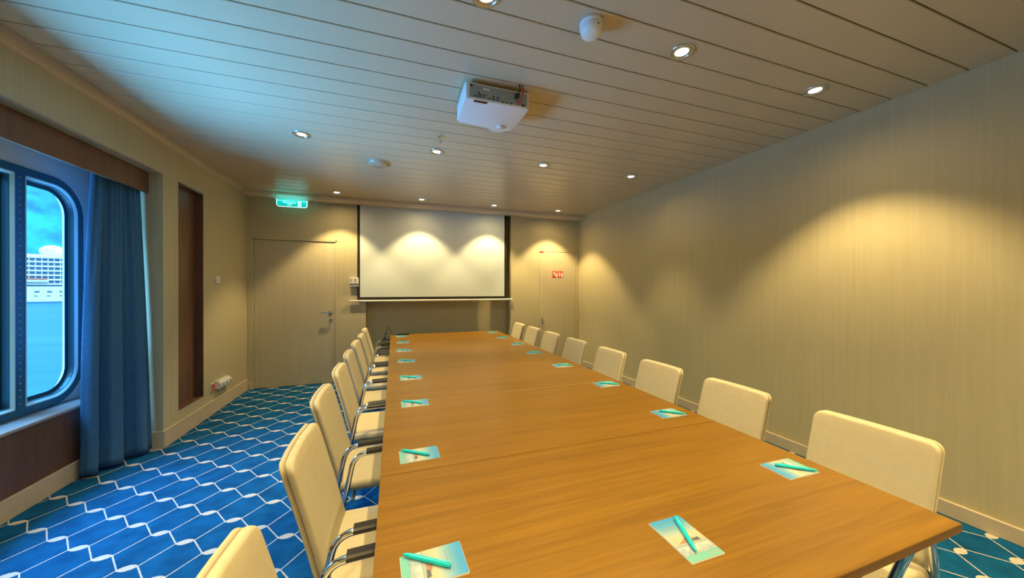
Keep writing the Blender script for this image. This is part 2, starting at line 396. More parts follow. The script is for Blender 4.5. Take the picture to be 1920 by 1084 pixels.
wf = MB()
Yb = YF+.25
wf.box(XL-.25, -1.834, YF, Yb, 0, H+.02); wf.box(-1.834, -.788, YF, Yb, 2.080, H+.02); wf.box(-.788, -.400, YF, Yb, 0, H+.02)
wf.box(-.400, 1.901, YF+.19, Yb, 0, H+.02); wf.box(1.901, 2.434, YF, Yb, 0, H+.02); wf.box(2.434, 3.156, YF, Yb, 2.040, H+.02)
wf.box(3.156, XR+.15, YF, Yb, 0, H+.02); wf.box(-1.834, -.788, YF+.08, Yb, 0, 2.08); wf.box(2.434, 3.156, YF+.03, Yb, 0, 2.04)
wf.build('wall_far', 'wall_laminate', label='pale wood laminate wall behind the projection screen', **S_)
MB().box(XR, XR+.15, YN-.15, Yb, 0, H+.02).build('wall_right', 'wall_laminate', label='long pale wood laminate wall facing the window side', **S_)
MB().box(XL-.7, XR+.15, YN-.15, YN, 0, H+.02).build('wall_near', 'wall_laminate', label='pale wood laminate wall opposite the projection screen', **S_)

# skirting
def skirt(name, lab, boxes, h):
    m_ = MB()
    for (x0, x1, y0, y1) in boxes: m_.rbox(x0, x1, y0, y1, 0, h, r=.003, seg=1, smooth=False)
    m_.build(name, 'skirting', label=lab, **S_)
skirt('baseboard_right', 'low pale baseboard along the long wall behind the chairs', [(XR-.020, XR, YN, YF)], .092)
skirt('baseboard_left', 'tall pale baseboard below the niche and around the pier', [(XL, XL+.014, YREV, YF), (-2.17, XL+.014, YREV-.014, YREV)], .152)
skirt('baseboard_window', 'pale baseboard under the brown window panel', [(-2.186, -2.172, YN, YREV-.014)], .135)
skirt('baseboard_far', 'pale baseboard along the screen wall', [(XL+.014, -1.838, YF-.014, YF), (-.784, -.40, YF-.014, YF), (1.901, 2.43, YF-.014, YF)], .092)

# doors
d1 = thing('door_1', 'tall flush pale wood door with a chrome lever handle', 'door', ((-1.834-.788)/2, YF, 0), 0, kind='structure')
if 'category' in d1: del d1['category']
hw = (1.834-.788)/2
MB().box(-hw+.024, hw-.024, .016, .075, .006, 2.056).build('door_leaf', 'door_laminate', d1)
fm = MB(); fm.box(-hw, -hw+.020, .002, .08, 0, 2.08); fm.box(hw-.020, hw, .002, .08, 0, 2.08); fm.box(-hw, hw, .002, .08, 2.060, 2.08)
fm.build('door_frame', 'door_laminate', d1)
hx = -.872+1.311
hd = MB(); hd.lathe([(0, -.009), (.024, -.009), (.026, 0), (.026, .004)], (hx, .014, 1.033), 20, 'y'); hd.tube(fillet([(hx, .01, 1.033), (hx, -.045, 1.033), (hx-.12, -.045, 1.033)], .018), .0095)
hdl = hd.build('door_handle', 'chrome', d1)
th = MB(); th.lathe([(0, -.014), (.022, -.012), (.024, 0), (.024, .004)], (hx+.0, .014, .935), 20, 'y'); th.rbox(hx-.004, hx+.004, -.024, .004, .918, .952, r=.002, seg=1)
th.build('thumb_turn', 'chrome', d1)

d2 = thing('door_2', 'flush pale cabinet door with red fire signs beside the corner', 'door', (2.795, YF, 0), 0, kind='structure')
del d2['category']
MB().box(-.357, .357, .004, .03, .01, 2.034).build('door_leaf', 'door_laminate', d2)
MB().box(-.357, -.285, .000, .004, 2.016, 2.034).build('red_tag', 'red_plastic', d2)
lk = MB(); lk.rbox(-.314, -.294, -.006, .004, .755, .862, r=.003, seg=1); lk.rbox(-.311, -.297, -.022, -.006, .772, .84, r=.003, seg=1)
lk.build('recessed_latch', 'steel', d2)
sg = MB().box(-.108, -.010, .001, .004, 1.578, 1.692).build('fire_hose_sign', 'red_plastic', d2)
p1 = MB(); p1.lathe([(.0, 0), (.022, 0), (.022, .001)], (-.073, -.0002, 1.655), 16, 'y'); p1.box(-.062, -.055, -.0006, .001, 1.60, 1.655); p1.box(-.042, -.018, -.0006, .001, 1.588, 1.655); p1.box(-.098, -.06, -.0006, .001, 1.622, 1.632)
p1.build('pictogram', 'white_print', sg)
sg = MB().box(.004, .100, .001, .004, 1.578, 1.692).build('fire_extinguisher_sign', 'red_plastic', d2)
p2 = MB(); p2.rbox(.022, .046, -.0006, .001, 1.588, 1.650, r=.0004, seg=1); p2.box(.029, .039, -.0006, .001, 1.650, 1.672); p2.box(.016, .048, -.0006, .001, 1.664, 1.672); p2.box(.064, .090, -.0006, .001, 1.586, 1.662)
p2.build('pictogram', 'white_print', sg)

# window
wn = thing('window_1', 'rounded ship window with blue metal frame and centre post', 'window', (0, 0, 0), kind='structure'); del wn['category']
OPR = (3.241, 3.645, .588, 2.146); OPL = (1.68, 3.172, .588, 2.146)
rR = (.205, .012, .012, .205); rL = (.012, .205, .205, .012)
bm = fill2d([OUT, rrect(*OPR, rR), rrect(*OPL, rL)], .014, 'flange')
MB().frombm(bm, False, Matrix.Translation((XW+.010, 0, 0)) @ YZ).build('window_frame', 'window_metal', wn)
def loft(op, rad, prof):
    m_ = MB(); rings = []
    for ins, x in prof:
        lp = rrect(op[0]+ins, op[1]-ins, op[2]+ins, op[3]-ins, [max(.004, q-ins) for q in rad]); rings.append([(x, a, b) for a, b in lp])
    n_ = len(rings[0]); vs = [v for q in rings for v in q]
    fs = [(i*n_+k, i*n_+(k+1) % n_, (i+1)*n_+(k+1) % n_, (i+1)*n_+k) for i in range(len(rings)-1) for k in range(n_)]
    return m_.add(vs, fs)
for op, rad in ((OPR, rR), (OPL, rL)):
    X0 = XW+.017
    loft(op, rad, [(0, X0-.002), (0, X0+.004), (.006, X0+.004), (.018, X0-.008)]).build('window_bead', 'window_bead_lit', wn)
    loft(op, rad, [(.018, X0-.008), (.020, X0-.012), (.024, X0-.040), (.05, X0-.042)]).build('window_lip', 'window_metal', wn)
    lp = rrect(op[0]+.02, op[1]-.02, op[2]+.02, op[3]-.02, [max(.004, q-.02) for q in rad])
    g = MB(); g.add([(X0-.034, a, b) for a, b in lp], [tuple(range(len(lp)))]); g.build('window_pane', 'window_glass', wn)
rv = MB()
for k in range(34):
    z = .62+k*.0455
    rv.lathe([(.0, .0035), (.0035, .0025), (.0045, 0)], (XW+.017, 3.208, z), 8, 'x')
rv.build('rivets', 'steel', wn, kind='stuff')

# ================================================================== OUTSIDE
sea = MB(); sea.add([(-3000, -2500, -11), (-8, -2500, -11), (-8, 3500, -11), (-3000, 3500, -11)], [(0, 1, 2, 3)])
sea.build('sea', 'sea_water', label='calm blue sea between the window and the far ship', cat='sea', kind='stuff')
hm = MB(); NX, NY = 90, 26
random.seed(3)
def fbm(x, y):
    v = 0; a = 1; f_ = 1
    for k in range(5):
        v += a*(math.sin(x*f_*1.7+1.3*k+2*math.sin(y*f_*.9+k)) * math.cos(y*f_*1.3+.7*k)); a *= .5; f_ *= 2.03
    return v
vs = []
for j in range(NY):
    q = j/(NY-1)
    for i in range(NX):
        an = math.radians(100+i*160/(NX-1)); R_ = 900+q*1100
        hgt = (q**.75)*760*(1+.10*fbm(i*.13, 1.0)) + 26*fbm(i*.35, j*.5)*q
        vs.append((R_*math.cos(an), R_*math.sin(an)+150, -12+max(0, hgt)))
hm.add(vs, [(j*NX+i, j*NX+i+1, (j+1)*NX+i+1, (j+1)*NX+i) for j in range(NY-1) for i in range(NX-1)], True)
hm.build('mountain', 'forest_slope', label='forested mountainside beyond the sea seen through the window', cat='mountain')

# white cruise ship moored across the water
ship = thing('cruise_ship', 'white many-decked cruise ship on the sea outside the window', 'ship', (-264, 382, -11), math.atan2(.344, .939))
hull = MB()
hp = [(-150, 0), (132, 0), (158, 12), (152, 13), (-150, 13)]
hull.poly([(x, -14, z) for x, z in hp], (0, 28, 0)); hull.build('hull', 'ship_white', ship)
MB().box(-150.2, 133, -14.2, 14.2, 0, 1.2).build('waterline_stripe', 'ship_blue', ship)
su = MB().box(-140, 110, -11.5, 11.5, 13, 37).build('superstructure', 'ship_blue', ship)
for k in range(7):
    MB().box(-142, 112, -14, 14, 14.2+k*3.45, 15.4+k*3.45).build('deck', 'ship_white', ship)
MB().box(-120, 90, -13, 13, 36.2, 38).build('deck', 'ship_white', ship)
dv = MB()
for k in range(84):
    x = -140+k*3.0
    dv.box(x, x+.35, -13.2, -11.6, 15.4, 36)
dv.build('balcony_dividers', 'ship_white', ship, kind='stuff')
for j, z in enumerate((8.2, 5.2)):
    wnm = MB()
    for k in range(44):
        x = -140+k*6.0; s_ = 2.4 if j == 0 else 1.4
        wnm.box(x, x+s_, -14.12, -13.9, z, z+(1.2 if j == 0 else .7))
    wnm.build('porthole_row', 'ship_dark', ship, kind='stuff')
for k in range(6):
    x = -110+k*34
    lb = MB(); lb.rbox(x, x+13, -16.2, -13.4, 15.8, 18.6, r=1.2, seg=3); b_ = lb.build('lifeboat', 'ship_white', ship)
    MB().rbox(x+.6, x+12.4, -16.3, -13.3, 18.0, 19.2, r=.5, seg=2).build('lifeboat_canopy', 'ship_orange', b_)
for x, r_ in ((-46, 7), (-34, 5), (4, 6.5), (26, 6), (-80, 6)):
    dm = MB(); dm.lathe([(r_*.7, 0)] + [(r_*math.cos(a), 3+r_*.75*math.sin(a)) for a in [PI/2*k/7-.3 for k in range(8)]] + [(0, 3+r_*.76)], (x, -4, 38), 20); dm.build('radar_dome', 'ship_white', ship)
MB().rbox(-75, -40, -8, 8, 38, 43.5, r=2, seg=3).build('deckhouse', 'ship_white', ship)

# ================================================================== WINDOW FURNISHINGS
MB().rbox(-2.0, -1.982, YN, YREV-.004, 2.196, 2.372, r=.002, seg=1, smooth=False).build('pelmet', 'brown_wood', label='long brown wood pelmet hiding the curtain rail over the window', cat='pelmet')
rl = thing('curtain_rail', 'dark curtain rail behind the brown pelmet', 'rail', (-2.06, 1.3, 2.378))
MB().box(-.02, .02, -2.38, 2.47, -.10, -.002).build('rail_track', 'black_matte', rl)
cu = MB(); NS, NTt = 120, 40
for j in range(NTt+1):
    t_ = j/NTt
    for i in range(NS+1):
        s = i/NS
        top = Vector((-2.09+.055*s, 3.375+.395*s)); bot = Vector((-2.14+.183*s, 3.345+.425*s))
        p = top*(1-t_)+bot*t_
        sw = t_**.6
        dirv = ((top-top) if False else Vector((.055+.128*t_, .395+.03*t_))).normalized(); nrm = Vector((dirv.y, -dirv.x))
        ph = 2*PI*(3.0*s**.85+.06*math.sin(6*s)) + .35
        fold = 2*abs(math.sin(ph/2))**.7-1 + .12*math.sin(1.7*ph+1.2)
        amp = (.014+.030*sw)*min(1, 6*(1-s)+.15)
        tight = .012*(1-t_)**4*math.sin(2*PI*13*s)
        bulge = .03*math.sin(PI*min(1, t_*1.1))*(s-.5)
        q = p + nrm*(fold*amp+tight) + dirv*(bulge + .006*sw*math.sin(2*ph))
        z = 2.275-(2.275-.018-.012*math.sin(ph))*t_
        cu.v.append((min(q.x, -1.90), min(q.y, YREV-.016), z))
for j in range(NTt):
    for i in range(NS):
        cu.f.append((j*(NS+1)+i, j*(NS+1)+i+1, (j+1)*(NS+1)+i+1, (j+1)*(NS+1)+i)); cu.sm.append(True)
co = cu.build('curtain', 'curtain_wool', label='blue woollen curtain gathered beside the window', cat='curtain')
sm_ = co.modifiers.new('thickness', 'SOLIDIFY'); sm_.thickness = .004

# ================================================================== CEILING FITTINGS
ORD = ['first', 'second', 'third', 'fourth', 'fifth', 'sixth', 'seventh', 'eighth']
dl = thing('downlight', 'x', 'downlight', (0, 0, 0))
MB().lathe([(.066, .001), (.066, -.004), (.061, -.008), (.053, -.008), (.048, -.002), (.048, .001)], n=36).build('trim_ring', 'steel', dl)
MB().lathe([(.0482, -.0005), (.046, -.003), (.040, -.0045), (.036, -.0035), (.0345, -.001)], n=36).build('inner_ring', 'chrome', dl)
MB().lathe([(0, -.0022), (.018, -.0022), (.0345, -.0016)], n=28).build('lens', 'lamp_lens', dl)
def spot(name, x, y, power, ang, blend):
    d = bpy.data.lights.new(name, 'SPOT'); d.energy = power; d.color = SPOT_COL; d.spot_size = math.radians(ang); d.spot_blend = blend; d.shadow_soft_size = .025
    o = bpy.data.objects.new(name, d); COL.objects.link(o); o.location = (x, y, H-.022)
rows = [(SPY[0]-1.85, 'row by the near wall', 95, .5), (SPY[0], 'row beside the smoke detector', 95, .5), (SPY[1], 'row between projector and screen', 68, .7), (SPY[2], 'row along the screen wall', 92, .4)]
cols_ = ['first from the window', 'second from the window', 'third from the window', 'fourth from the window']
used = False
for yy, rn, ang, bl in rows:
    for c_, xx in enumerate(SPX):
        hidden = yy < SPY[0]-.5 or (abs(yy-SPY[0]) < .1 and c_ == 0)
        o = dl if not used else copy_tree(dl); used = True
        o.location = (xx, yy, H)
        o['label'] = 'lit downlight, %s, in the %s' % (cols_[c_], rn); o['group'] = 'recessed ceiling downlights'
        spot('downlight_beam', xx, yy, (128 if c_ == 3 else 92) if ang > 80 else 62, ang, bl); spot('downlight_spill', xx, yy, 10, 168, 1.0)

# detector
sd = thing('smoke_detector', 'white domed smoke detector on the ceiling planks', 'detector', (.905, 1.45, H))
MB().lathe([(0, 0), (.056, 0), (.056, -.018), (.053, -.020)], n=36).build('base', 'white_plastic', sd)
MB().lathe([(.051, -.0185), (.051, -.0215)], n=36).build('joint_ring', 'grey_plastic', sd)
MB().lathe([(.053, -.021), (.054, -.034), (.053, -.046), (.048, -.059), (.036, -.069), (.018, -.074), (0, -.075)], n=36).build('dome', 'white_plastic', sd)
MB().lathe([(0, 0), (.0035, .001), (0, .012)], (.004, -.0545, -.045), 10).build('indicator', 'black_plastic', sd)
# sprinkler
sp_ = thing('sprinkler', 'small brass sprinkler head hanging from the ceiling planks', 'sprinkler', (.373, 2.955, H))
MB().lathe([(0, 0), (.026, 0), (.024, -.006), (.010, -.008), (.008, -.03), (0, -.03)], n=24).build('escutcheon', 'chrome', sp_)
MB().tube([(.006, 0, -.026), (.010, 0, -.04), (0, 0, -.056)], .0022, 6).tube([(-.006, 0, -.026), (-.010, 0, -.04), (0, 0, -.056)], .0022, 6).lathe([(0, -.056), (.014, -.056), (.014, -.058), (0, -.058)], n=16).build('deflector', 'steel', sp_)
# ceiling speaker
cs = thing('ceiling_speaker', 'pale round loudspeaker dish on the ceiling near the exit sign', 'speaker', (-.16, 3.79, H))
MB().lathe([(0, 0), (.105, 0), (.098, -.010), (.095, -.024), (.088, -.030), (0, -.032)], n=40).build('housing', 'ceiling_white', cs)
MB().lathe([(.118, 0), (.118, -.004), (.104, -.006)], n=40).build('flange', 'ceiling_white', cs)

# projector
pj = thing('projector', 'white video projector with cables hung under the ceiling', 'projector', (.621, 2.075, 2.555))
ol = [(-.205, 0), (.208, 0), (.214, .02), (.215, .27), (.20, .325), (.165, .350), (.12, .392), (.07, .392), (.02, .345), (-.19, .325), (-.208, .30), (-.212, .02)]
bm = bmesh.new(); fv = [bm.verts.new((x, y, 0)) for x, y in ol]; bmesh.ops.contextual_create(bm, geom=fv)
ex = bmesh.ops.extrude_face_region(bm, geom=bm.faces[:]); bmesh.ops.translate(bm, vec=(0, 0, .105), verts=[e_ for e_ in ex['geom'] if isinstance(e_, bmesh.types.BMVert)])
bmesh.ops.recalc_face_normals(bm, faces=bm.faces[:]); bmesh.ops.bevel(bm, geom=bm.edges[:], offset=.007, segments=3, affect='EDGES', profile=.5)
MB().frombm(bm, True).build('casing', 'white_plastic', pj)
bp_ = MB().rbox(-.185, .195, -.003, .004, .012, .094, r=.001, seg=1, smooth=False).build('back_panel', 'projector_side', pj)
for x, z in [(-.150, .022), (-.137, .022), (-.125, .022), (-.125, .035), (-.125, .047), (-.113, .022), (-.113, .034), (-.095, .022), (-.095, .035), (-.06, .02)]:
    MB().lathe([(0, -.0045), (.004, -.0045), (.0045, .0)], (x, -.002, z), 10, 'y').build('audio_jack', 'black_plastic', bp_)
for x, z, w_ in [(-.032, .036, .016), (-.032, .020, .016), (.030, .014, .013), (.055, .014, .011), (.085, .014, .012)]:
    MB().box(x-w_/2, x+w_/2, -.0045, -.002, z-.004, z+.004).build('data_port', 'black_plastic', bp_)
for x, z in [(-.172, .083), (.165, .016)]: MB().box(x-.008, x+.008, -.006, -.002, z-.006, z+.006).build('fixing_knob', 'black_plastic', bp_)
for i in range(4):
    for x in (.045, .077): MB().box(x-.010, x+.010, -.0038, -.002, .040+i*.012, .045+i*.012).build('control_button', 'grey_plastic', bp_)
for z in (.032, .017):
    MB().rbox(-.012, .006, -.005, -.002, z, z+.008, r=.001, seg=1).build('video_socket', 'blue_socket', bp_)
MB().lathe([(0, -.005), (.004, -.0045), (.0045, 0)], (-.058, -.002, .036), 10, 'y').build('yellow_socket', 'yellow_socket', bp_)
MB().lathe([(0, -.005), (.004, -.0045), (.0045, 0)], (-.078, -.002, .036), 10, 'y').build('red_socket', 'red_plastic', bp_)
MB().box(-.098, -.058, -.0036, -.002, .068, .078).build('rating_label', 'white_print', bp_)
MB().box(-.170, -.118, -.0036, -.002, .066, .085).build('vent_grille', 'grey_plastic', bp_)
MB().rbox(-.155, -.070, .004, .020, -.006, .0008, r=.0015, seg=1).build('infrared_strip', mat('dark_red_plastic', (.10, .02, .012), .25), pj)
MB().lathe([(0, -.016), (.020, -.016), (.023, -.012), (.023, 0)], (.098, .285, 0), 20).build('foot_knob', 'white_plastic', pj)
MB().rbox(.123, .130, .262, .318, -.006, .0005, r=.002, seg=1).build('foot_catch', 'white_plastic', pj)
pl_ = MB().rbox(.108, .134, -.030, -.002, .052, .074, r=.003, seg=1).build('power_plug', 'black_plastic', pj)
MB().tube(fillet([(.128, -.022, .066), (.134, -.036, .085), (.134, -.036, .108), (.130, -.03, .127)], .02), .0042, 8).build('power_cable', 'black_plastic', pj)
MB().tube(fillet([(.134, -.008, .026), (.142, -.03, .036), (.152, -.042, .07), (.152, -.04, .1), (.150, -.03, .127)], .02), [.0085, .0075] + [.0040]*20, 8, False).build('network_cable', 'red_plastic', pj)
for sx in (-.10, .10): MB().rbox(sx-.02, sx+.02, .10, .24, .104, H-2.555, r=.003, seg=1).build('ceiling_bracket', 'white_plastic', pj)

# exit sign
es = thing('exit_sign', 'glowing green emergency exit sign hanging under the soffit', 'exit sign', (-1.326, 5.445, 2.611))
MB().rbox(-.215, .215, -.022, .022, -.012, 0, r=.004, seg=1).build('lamp_housing', 'white_plastic', es)
lp = rrect(-.185, .185, -.112, -.012, (.004, .004, .035, .035), 7)
pnl = MB(); pnl.poly([(a, -.004, b) for a, b in lp], (0, .008, 0)); panel = pnl.build('panel', 'exit_green', es)
rim = MB(); o1 = rrect(-.186, .186, -.113, -.010, (.004, .004, .036, .036), 7); o2 = rrect(-.177, .177, -.104, -.010, (.002, .002, .028, .028), 7)
n_ = len(o1); rim.add([(a, -.0055, b) for a, b in o1]+[(a, -.0055, b) for a, b in o2]+[(a, .0055, b) for a, b in o1]+[(a, .0055, b) for a, b in o2],
    [(k, (k+1) % n_, n_+(k+1) % n_, n_+k) for k in range(n_)] + [(2*n_+k, 2*n_+(k+1) % n_, 3*n_+(k+1) % n_, 3*n_+k) for k in range(n_)] + [(k, (k+1) % n_, 2*n_+(k+1) % n_, 2*n_+k) for k in range(n_)])
rim.box(-.175, .175, -.0052, -.003, -.031, -.027); rim.build('glowing_rim', 'exit_white', es)
XZ = Matrix(((1, 0, 0, 0), (0, 0, -1, 0), (0, 1, 0, 0), (0, 0, 0, 1)))
lt = MB(); lt.frombm(text_mesh('Emergency', .034, 'txt'), False, Matrix.Translation((-.028, -.0048, -.051)) @ XZ); lt.frombm(text_mesh('Exit', .034, 'txt'), False, Matrix.Translation((-.028, -.0048, -.080)) @ XZ)
lt.build('lettering', 'exit_white', panel)
pc = MB().box(.070, .112, -.0052, -.003, -.100, -.030).build('pictogram_field', 'exit_white', panel)
mn = MB(); mn.lathe([(0, -.0008), (.005, -.0008), (.005, 0)], (.094, -.0052, -.043), 12, 'y'); mn.box(.086, .094, -.006, -.005, -.068, -.049)
mn.poly([(.088, -.006, -.066), (.094, -.006, -.066), (.104, -.006, -.090), (.099, -.006, -.090)], (0, .001, 0)); mn.poly([(.086, -.006, -.066), (.091, -.006, -.066), (.084, -.006, -.092), (.079, -.006, -.092)], (0, .001, 0)); mn.poly([(.092, -.006, -.052), (.105, -.006, -.058), (.104, -.006, -.061), (.092, -.006, -.057)], (0, .001, 0))
mn.build('running_figure', 'exit_green', pc)
d = bpy.data.lights.new('exit_sign_glow', 'AREA'); d.shape = 'RECTANGLE'; d.size = .36; d.size_y = .05; d.energy = .25; d.color = (.05, .8, .9)
o = bpy.data.objects.new('exit_sign_glow', d); COL.objects.link(o); o.location = (-1.326, 5.36, 2.56); o.rotation_euler = (math.radians(152), 0, 0)

# ================================================================== SCREEN AND WALL FITTINGS
ps = thing('projection_screen', 'white pull-down projection screen with black borders', 'screen', (.649, 5.545, 1.19))
MB().box(-1.126, 1.122, -.0006, .0006, .062, 1.47).build('screen_fabric', 'screen_fabric', ps)
MB().box(-1.163, -1.126, -.0008, .0008, .018, 1.47).build('side_border', 'screen_border', ps)
MB().box(1.122, 1.163, -.0008, .0008, .018, 1.47).build('side_border', 'screen_border', ps)
MB().box(-1.126, 1.122, -.0008, .0008, .018, .062).build('bottom_border', 'screen_border', ps)
bb = MB().rbox(-1.262, 1.255, -.014, .012, -.008, .020, r=.006, seg=2).build('bottom_bar', 'white_plastic', ps)
MB().rbox(-1.272, -1.260, -.016, .014, -.010, .022, r=.005, seg=1).build('end_cap', 'white_plastic', bb); MB().rbox(1.253, 1.265, -.016, .014, -.010, .022, r=.005, seg=1).build('end_cap', 'white_plastic', bb)

wc = thing('wall_control', 'white wall control box half hidden behind the screen border', 'wall control', (-.555, YF, 1.47))
MB().rbox(-.060, .060, -.045, 0, -.020, .070, r=.003, seg=1, smooth=False).build('cover', 'white_plastic', wc)
MB().rbox(-.054, .060, -.040, 0, -.066, -.020, r=.003, seg=1, smooth=False).build('lower_box', 'grey_plastic', wc)
MB().box(-.042, -.034, -.047, -.044, .002, .055).build('slot', 'black_plastic', wc)
MB().box(.012, .022, -.047, -.044, -.002, .058).build('slot', 'black_plastic', wc)
MB().box(-.010, -.004, -.0462, -.0445, .005, .05).build('scale_marks', 'grey_plastic', wc)

ts = thing('thermostat', 'small square white switch on the window-side wall', 'switch', (XL, 4.750, 1.481))
MB().rbox(0, .012, -.042, .042, -.042, .042, r=.003, seg=1, smooth=False).build('plate', 'white_plastic', ts)
MB().rbox(.012, .016, -.030, .030, -.030, .030, r=.0015, seg=1, smooth=False).build('rocker', 'white_plastic', ts)
os_ = thing('orange_socket', 'orange wall socket low beside the niche', 'socket', (XL, 4.627, .298))
MB().rbox(0, .010, -.044, .044, -.046, .046, r=.003, seg=1, smooth=False).build('plate', 'white_plastic', os_)
MB().rbox(.008, .018, -.034, .034, -.038, .038, r=.003, seg=1, smooth=False).build('insert', 'orange_plastic', os_)
MB().lathe([(0, .019), (.012, .019), (.012, .017)], (0, .008, .006), 16, 'x').build('socket_hole', mat('dark_socket', (.2, .02, .01), .5), os_)
ws = thing('triple_socket', 'white triple socket strip low beside the orange socket', 'socket', (XL, 4.832, .302))
MB().poly([(0, -.135, -.045), (.050, -.135, -.045), (.062, -.135, -.010), (.030, -.135, .042), (0, -.135, .042)], (0, .27, 0)).build('housing', 'white_plastic', ws)
for k in (-1, 0, 1):
    f_ = MB().rbox(.046, .062, k*.086-.038, k*.086+.038, -.030, .020, r=.003, seg=1, smooth=False).build('socket_face', 'white_plastic', ws)
    MB().lathe([(0, .0640), (.017, .0640), (.018, .0615)], (0, k*.086, -.005), 18, 'x').build('socket_hole', 'grey_plastic', f_)

# ================================================================== TABLE
TX0, TX1 = -.047, 1.5545; TY = [.510, 1.316, 2.137, 2.938, 3.715, 4.475, 5.235]
TL_ = TX1-TX0
for k in range(6):
    y0, y1 = TY[k], TY[k+1]; w = y1-y0-.0025; yc = (y0+y1)/2; i_ = 5-k
    t = thing('conference_table', 'brown wood table section, %s one from the projection screen' % ORD[i_], 'table', ((TX0+TX1)/2, yc, 0), 0, 'joined conference table sections')
    MB().rbox(-TL_/2, TL_/2, -w/2, w/2, T-.026, T, r=.0015, seg=1, smooth=False).build('tabletop', 'table_wood', t)
    for yy in (-w/2+.06, w/2-.08): MB().rbox(-TL_/2+.09, TL_/2-.09, yy, yy+.02, T-.06, T-.0265, r=.002, seg=1, smooth=False).build('frame_rail', 'steel', t)
    for sx in (-1, 1):
        for sy in (-1, 1):
            x = sx*(TL_/2-(.154 if k == 0 and sx > 0 and sy < 0 else .36)); ya = sy*(w/2-.035); yb = sy*(w/2-.225)
            lg = MB().tube([(x, ya, T-.027), (x, yb, .014)], .013, 14).build('leg', 'chrome', t)
            MB().lathe([(0, .0), (.017, 0), (.017, .014), (.013, .02)], (x, yb, 0), 14).build('foot', 'black_plastic', lg)
    if k == 5:
        MB().rbox(-TL_/2-.13, -TL_/2-.004, w/2-.205, w/2-.105, .548, .625, r=.006, seg=2).build('cable_box', 'black_plastic', t)
        MB().box(-TL_/2-.004, -TL_/2+.004, w/2-.17, w/2-.13, .56, T-.0265).box(-TL_/2-.004, -TL_/2+.05, w/2-.17, w/2-.13, T-.031, T-.0265).build('cable_box_bracket', 'black_plastic', t)

# ================================================================== CHAIRS
def make_chair(half, arms):
    c = thing('conference_chair', 'x', 'chair')
    bm = bmesh.new(); bmesh.ops.create_cube(bm, size=1)
    for v in bm.verts: v.co = Vector((.005+v.co.x*.43, v.co.y*.405, .421+v.co.z*.052))
    bmesh.ops.bevel(bm, geom=bm.edges[:], offset=.022, segments=4, affect='EDGES', profile=.55)
    MB().frombm(bm).build('seat', 'cream_fabric', c)
    # backrest: padded slab, rounded top corners, slightly dished, leaning back
    def slab(w, z0, z1, x0, x1, rad, bev, name, m_, par):
        lp = rrect(-w/2, w/2, z0, z1, (rad, rad, .02, .02), 6)
        bm = bmesh.new(); fv = [bm.verts.new((x0, a, b)) for a, b in lp]; bmesh.ops.contextual_create(bm, geom=fv)
        ex = bmesh.ops.extrude_face_region(bm, geom=bm.faces[:]); bmesh.ops.translate(bm, vec=(x1-x0, 0, 0), verts=[q for q in ex['geom'] if isinstance(q, bmesh.types.BMVert)])
        bmesh.ops.recalc_face_normals(bm, faces=bm.faces[:])
        ed = [e_ for e_ in bm.edges if abs(e_.verts[0].co.x-e_.verts[1].co.x) < 1e-6]
        bmesh.ops.bevel(bm, geom=ed, offset=bev, segments=3, affect='EDGES', profile=.5)
        # slice the slab into horizontal bands so that it can bend
        for k in range(1, 9):
            z = z0+(z1-z0)*k/9; g = bm.verts[:]+bm.edges[:]+bm.faces[:]
            bmesh.ops.bisect_plane(bm, geom=g, plane_co=(0, 0, z), plane_no=(0, 0, 1))
        for k in (-1, 0, 1):
            g = bm.verts[:]+bm.edges[:]+bm.faces[:]; bmesh.ops.bisect_plane(bm, geom=g, plane_co=(0, k*w/5, 0), plane_no=(0, 1, 0))
        for v in bm.verts:
            q = (v.co.z-.43)/.41
            v.co.x += -.200-.105*max(0, q)**1.15 + .05*max(0, .12-q) - .012*(1-(v.co.y/(w/2))**2)
        return MB().frombm(bm).build(name, m_, par)
    back = slab(.385, .400, .845, -.006, .020, .034, .011, 'backrest', 'cream_fabric', c)
    slab(.3825, .401, .8437, -.010, -.006, .033, .001, 'seam', 'cream_seam', back)
    slab(.385, .400, .845, -.020, -.010, .034, .004, 'back_panel', 'cream_fabric', back)
    for s in (-1, 1):
        y = s*half
        pth = fillet([(-.285, y*1.02, .008), (-.155, y, .645), (.215, y, .655), (.265, y*1.02, .008)], .055, 6)
        fr = MB().tube(pth, .011, 12).build('side_frame', 'chrome', c)
        MB().lathe([(0, 0), (.013, 0), (.013, .02), (.011, .022)], (-.285, y*1.02, 0), 12).build('foot', 'black_plastic', fr)
        MB().lathe([(0, 0), (.013, 0), (.013, .02), (.011, .022)], (.265, y*1.02, 0), 12).build('foot', 'black_plastic', fr)
        if not arms: continue
        ap = MB()
        pr = [(-.0175, .000), (-.018, .010), (-.013, .0155), (.013, .0155), (.018, .010), (.0175, .0)]
        ap.poly([(-.105, y+a, .6475+b) for a, b in pr], (.285, 0, .0075)); ap.build('arm_pad', 'black_plastic', c)
    for x in (-.13, .15):
        MB().tube([(x, -half+.002, .385), (x, half-.002, .385)], .009, 10).build('crossbar', 'chrome', c)
    return c
chairs = {'window': make_chair(.265, True), 'plain wall': make_chair(.212, False)}
LY = [(.775, -.02), (1.415, -.012), (2.035, -.055), (2.625, -.052), (3.205, -.060), (3.780, -.062), (4.350, -.055), (4.922, -.060)]
RY = [(.836, 1.520), (1.425, 1.525), (1.995, 1.525), (2.60, 1.530), (3.22, 1.530), (3.82, 1.530), (4.40, 1.530), (4.97, 1.530)]
